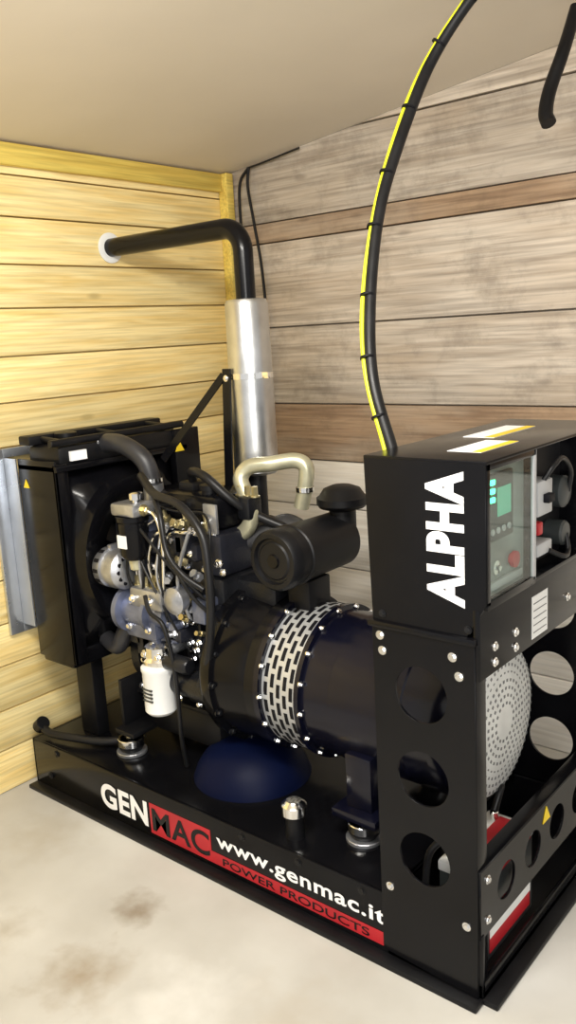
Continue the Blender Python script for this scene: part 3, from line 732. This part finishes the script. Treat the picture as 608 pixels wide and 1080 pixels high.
def strap(n, a, b_, w, th, mat, par):
    a, b_ = Vector(a), Vector(b_); d = (b_-a); L_ = d.length; d.normalize()
    s = d.cross(Vector((0, 1, 0))).normalized(); nrm = d.cross(s)
    bm = bmesh.new(); r_ = bmesh.ops.create_cube(bm, size=1)
    for v in r_['verts']: v.co = (a+b_)/2+d*v.co.x*L_+s*v.co.y*w+nrm*v.co.z*th
    return finish(n, bm, mat, par)
strap('bracket_diagonal', (-1.93, 2.0, 1.38), (-2.14, 1.90, 1.11), .026, .006, BLACK, S)
strap('bracket_vertical', (-1.915, 2.0, 1.40), (-1.915, 1.97, .93), .034, .006, BLACK, S)
bolts('bracket_bolts', [(-1.915, 1.995, 1.37)], (0, -1, 0), .007, .008, CHROME, S)

# ------------------------------------------------------------ cables
K = empty('power_cable')
pc = [(-1.066, 1.645, 1.22), (-1.133, 1.673, 1.384), (-1.175, 1.734, 1.559), (-1.200, 1.818, 1.760), (-1.196, 1.90, 1.920), (-1.162, 2.009, 2.128), (-1.075, 2.06, 2.265), (-1.02, 2.08, 2.298)]
C1 = catmull(pc, 10)
bm = bmesh.new(); addtube(bm, C1, .0145, 16); finish('sheathed_cable', bm, RUBBER, K)
off = Vector((-.0115, -.0105, -.003))
bm = bmesh.new(); addtube(bm, [p+off+Vector((.003*math.sin(i*.25), 0, 0)) for i, p in enumerate(C1)], .006, 12); finish('earth_wire', bm, STRIPE, K)
bm = bmesh.new()
for i in range(5, len(C1)-2, 8):
    d = (C1[i+1]-C1[i-1]).normalized(); addlathe(bm, C1[i]+off*.4-d*.0025, d, [(0, .0185), (.005, .0185)], 20)
finish('cable_ties', bm, SLOT, K)
tube('hanging_hose', [(-.955, 2.42, 2.30), (-.962, 2.395, 2.24), (-.971, 2.365, 2.173), (-.990, 2.335, 2.09), (-.990, 2.31, 2.03), (-.977, 2.30, 2.0)], lambda t: .016+.004*t, BLACKM, None)
K2 = empty('wall_cable')
yb = YW-.02
tube('cable_a', [(-2.38, yb, 2.15), (-2.43, yb, 2.1), (-2.44, yb, 1.98), (-2.43, yb, 1.8), (-2.40, yb, 1.6), (-2.39, yb, 1.2)], .006, RUBBER, K2, 8)
tube('cable_b', [(-2.38, yb, 2.15), (-2.39, yb, 2.08), (-2.37, yb, 1.95), (-2.34, yb, 1.75), (-2.33, yb, 1.5), (-2.34, yb, 1.1)], .006, RUBBER, K2, 8)
tube('cable_along_ceiling', [(-2.38, yb, 2.15), (-2.3, yb, 2.158), (-2.22, yb, 2.168), (-2.12, yb, 2.180)], .004, RUBBER, K2, 8)

# ------------------------------------------------------------ lights
def area(n, loc, target, size, power, col):
    l = bpy.data.lights.new(n, 'AREA'); l.shape = 'RECTANGLE'; l.size = size[0]; l.size_y = size[1]; l.energy = power; l.color = col
    o = bpy.data.objects.new(n, l); COL.objects.link(o); o.location = loc
    o.rotation_euler = (Vector(target)-Vector(loc)).to_track_quat('-Z', 'Y').to_euler()
area('ceiling_tube_light', (-.9, .55, 2.2), (-1.5, 1.4, .4), (1.0, .15), 50, (1, .96, .88))
area('front_fill_light', (.9, -.8, 1.7), (-1.6, 1.8, 1.3), (1.0, 1.4), 45, (1, .98, .94))  # added fill lamp at the open, unseen front side of the room
w = bpy.data.worlds.new('world'); sc.world = w; w.use_nodes = True
w.node_tree.nodes['Background'].inputs[0].default_value = (1, .98, .94, 1)
w.node_tree.nodes['Background'].inputs[1].default_value = .72
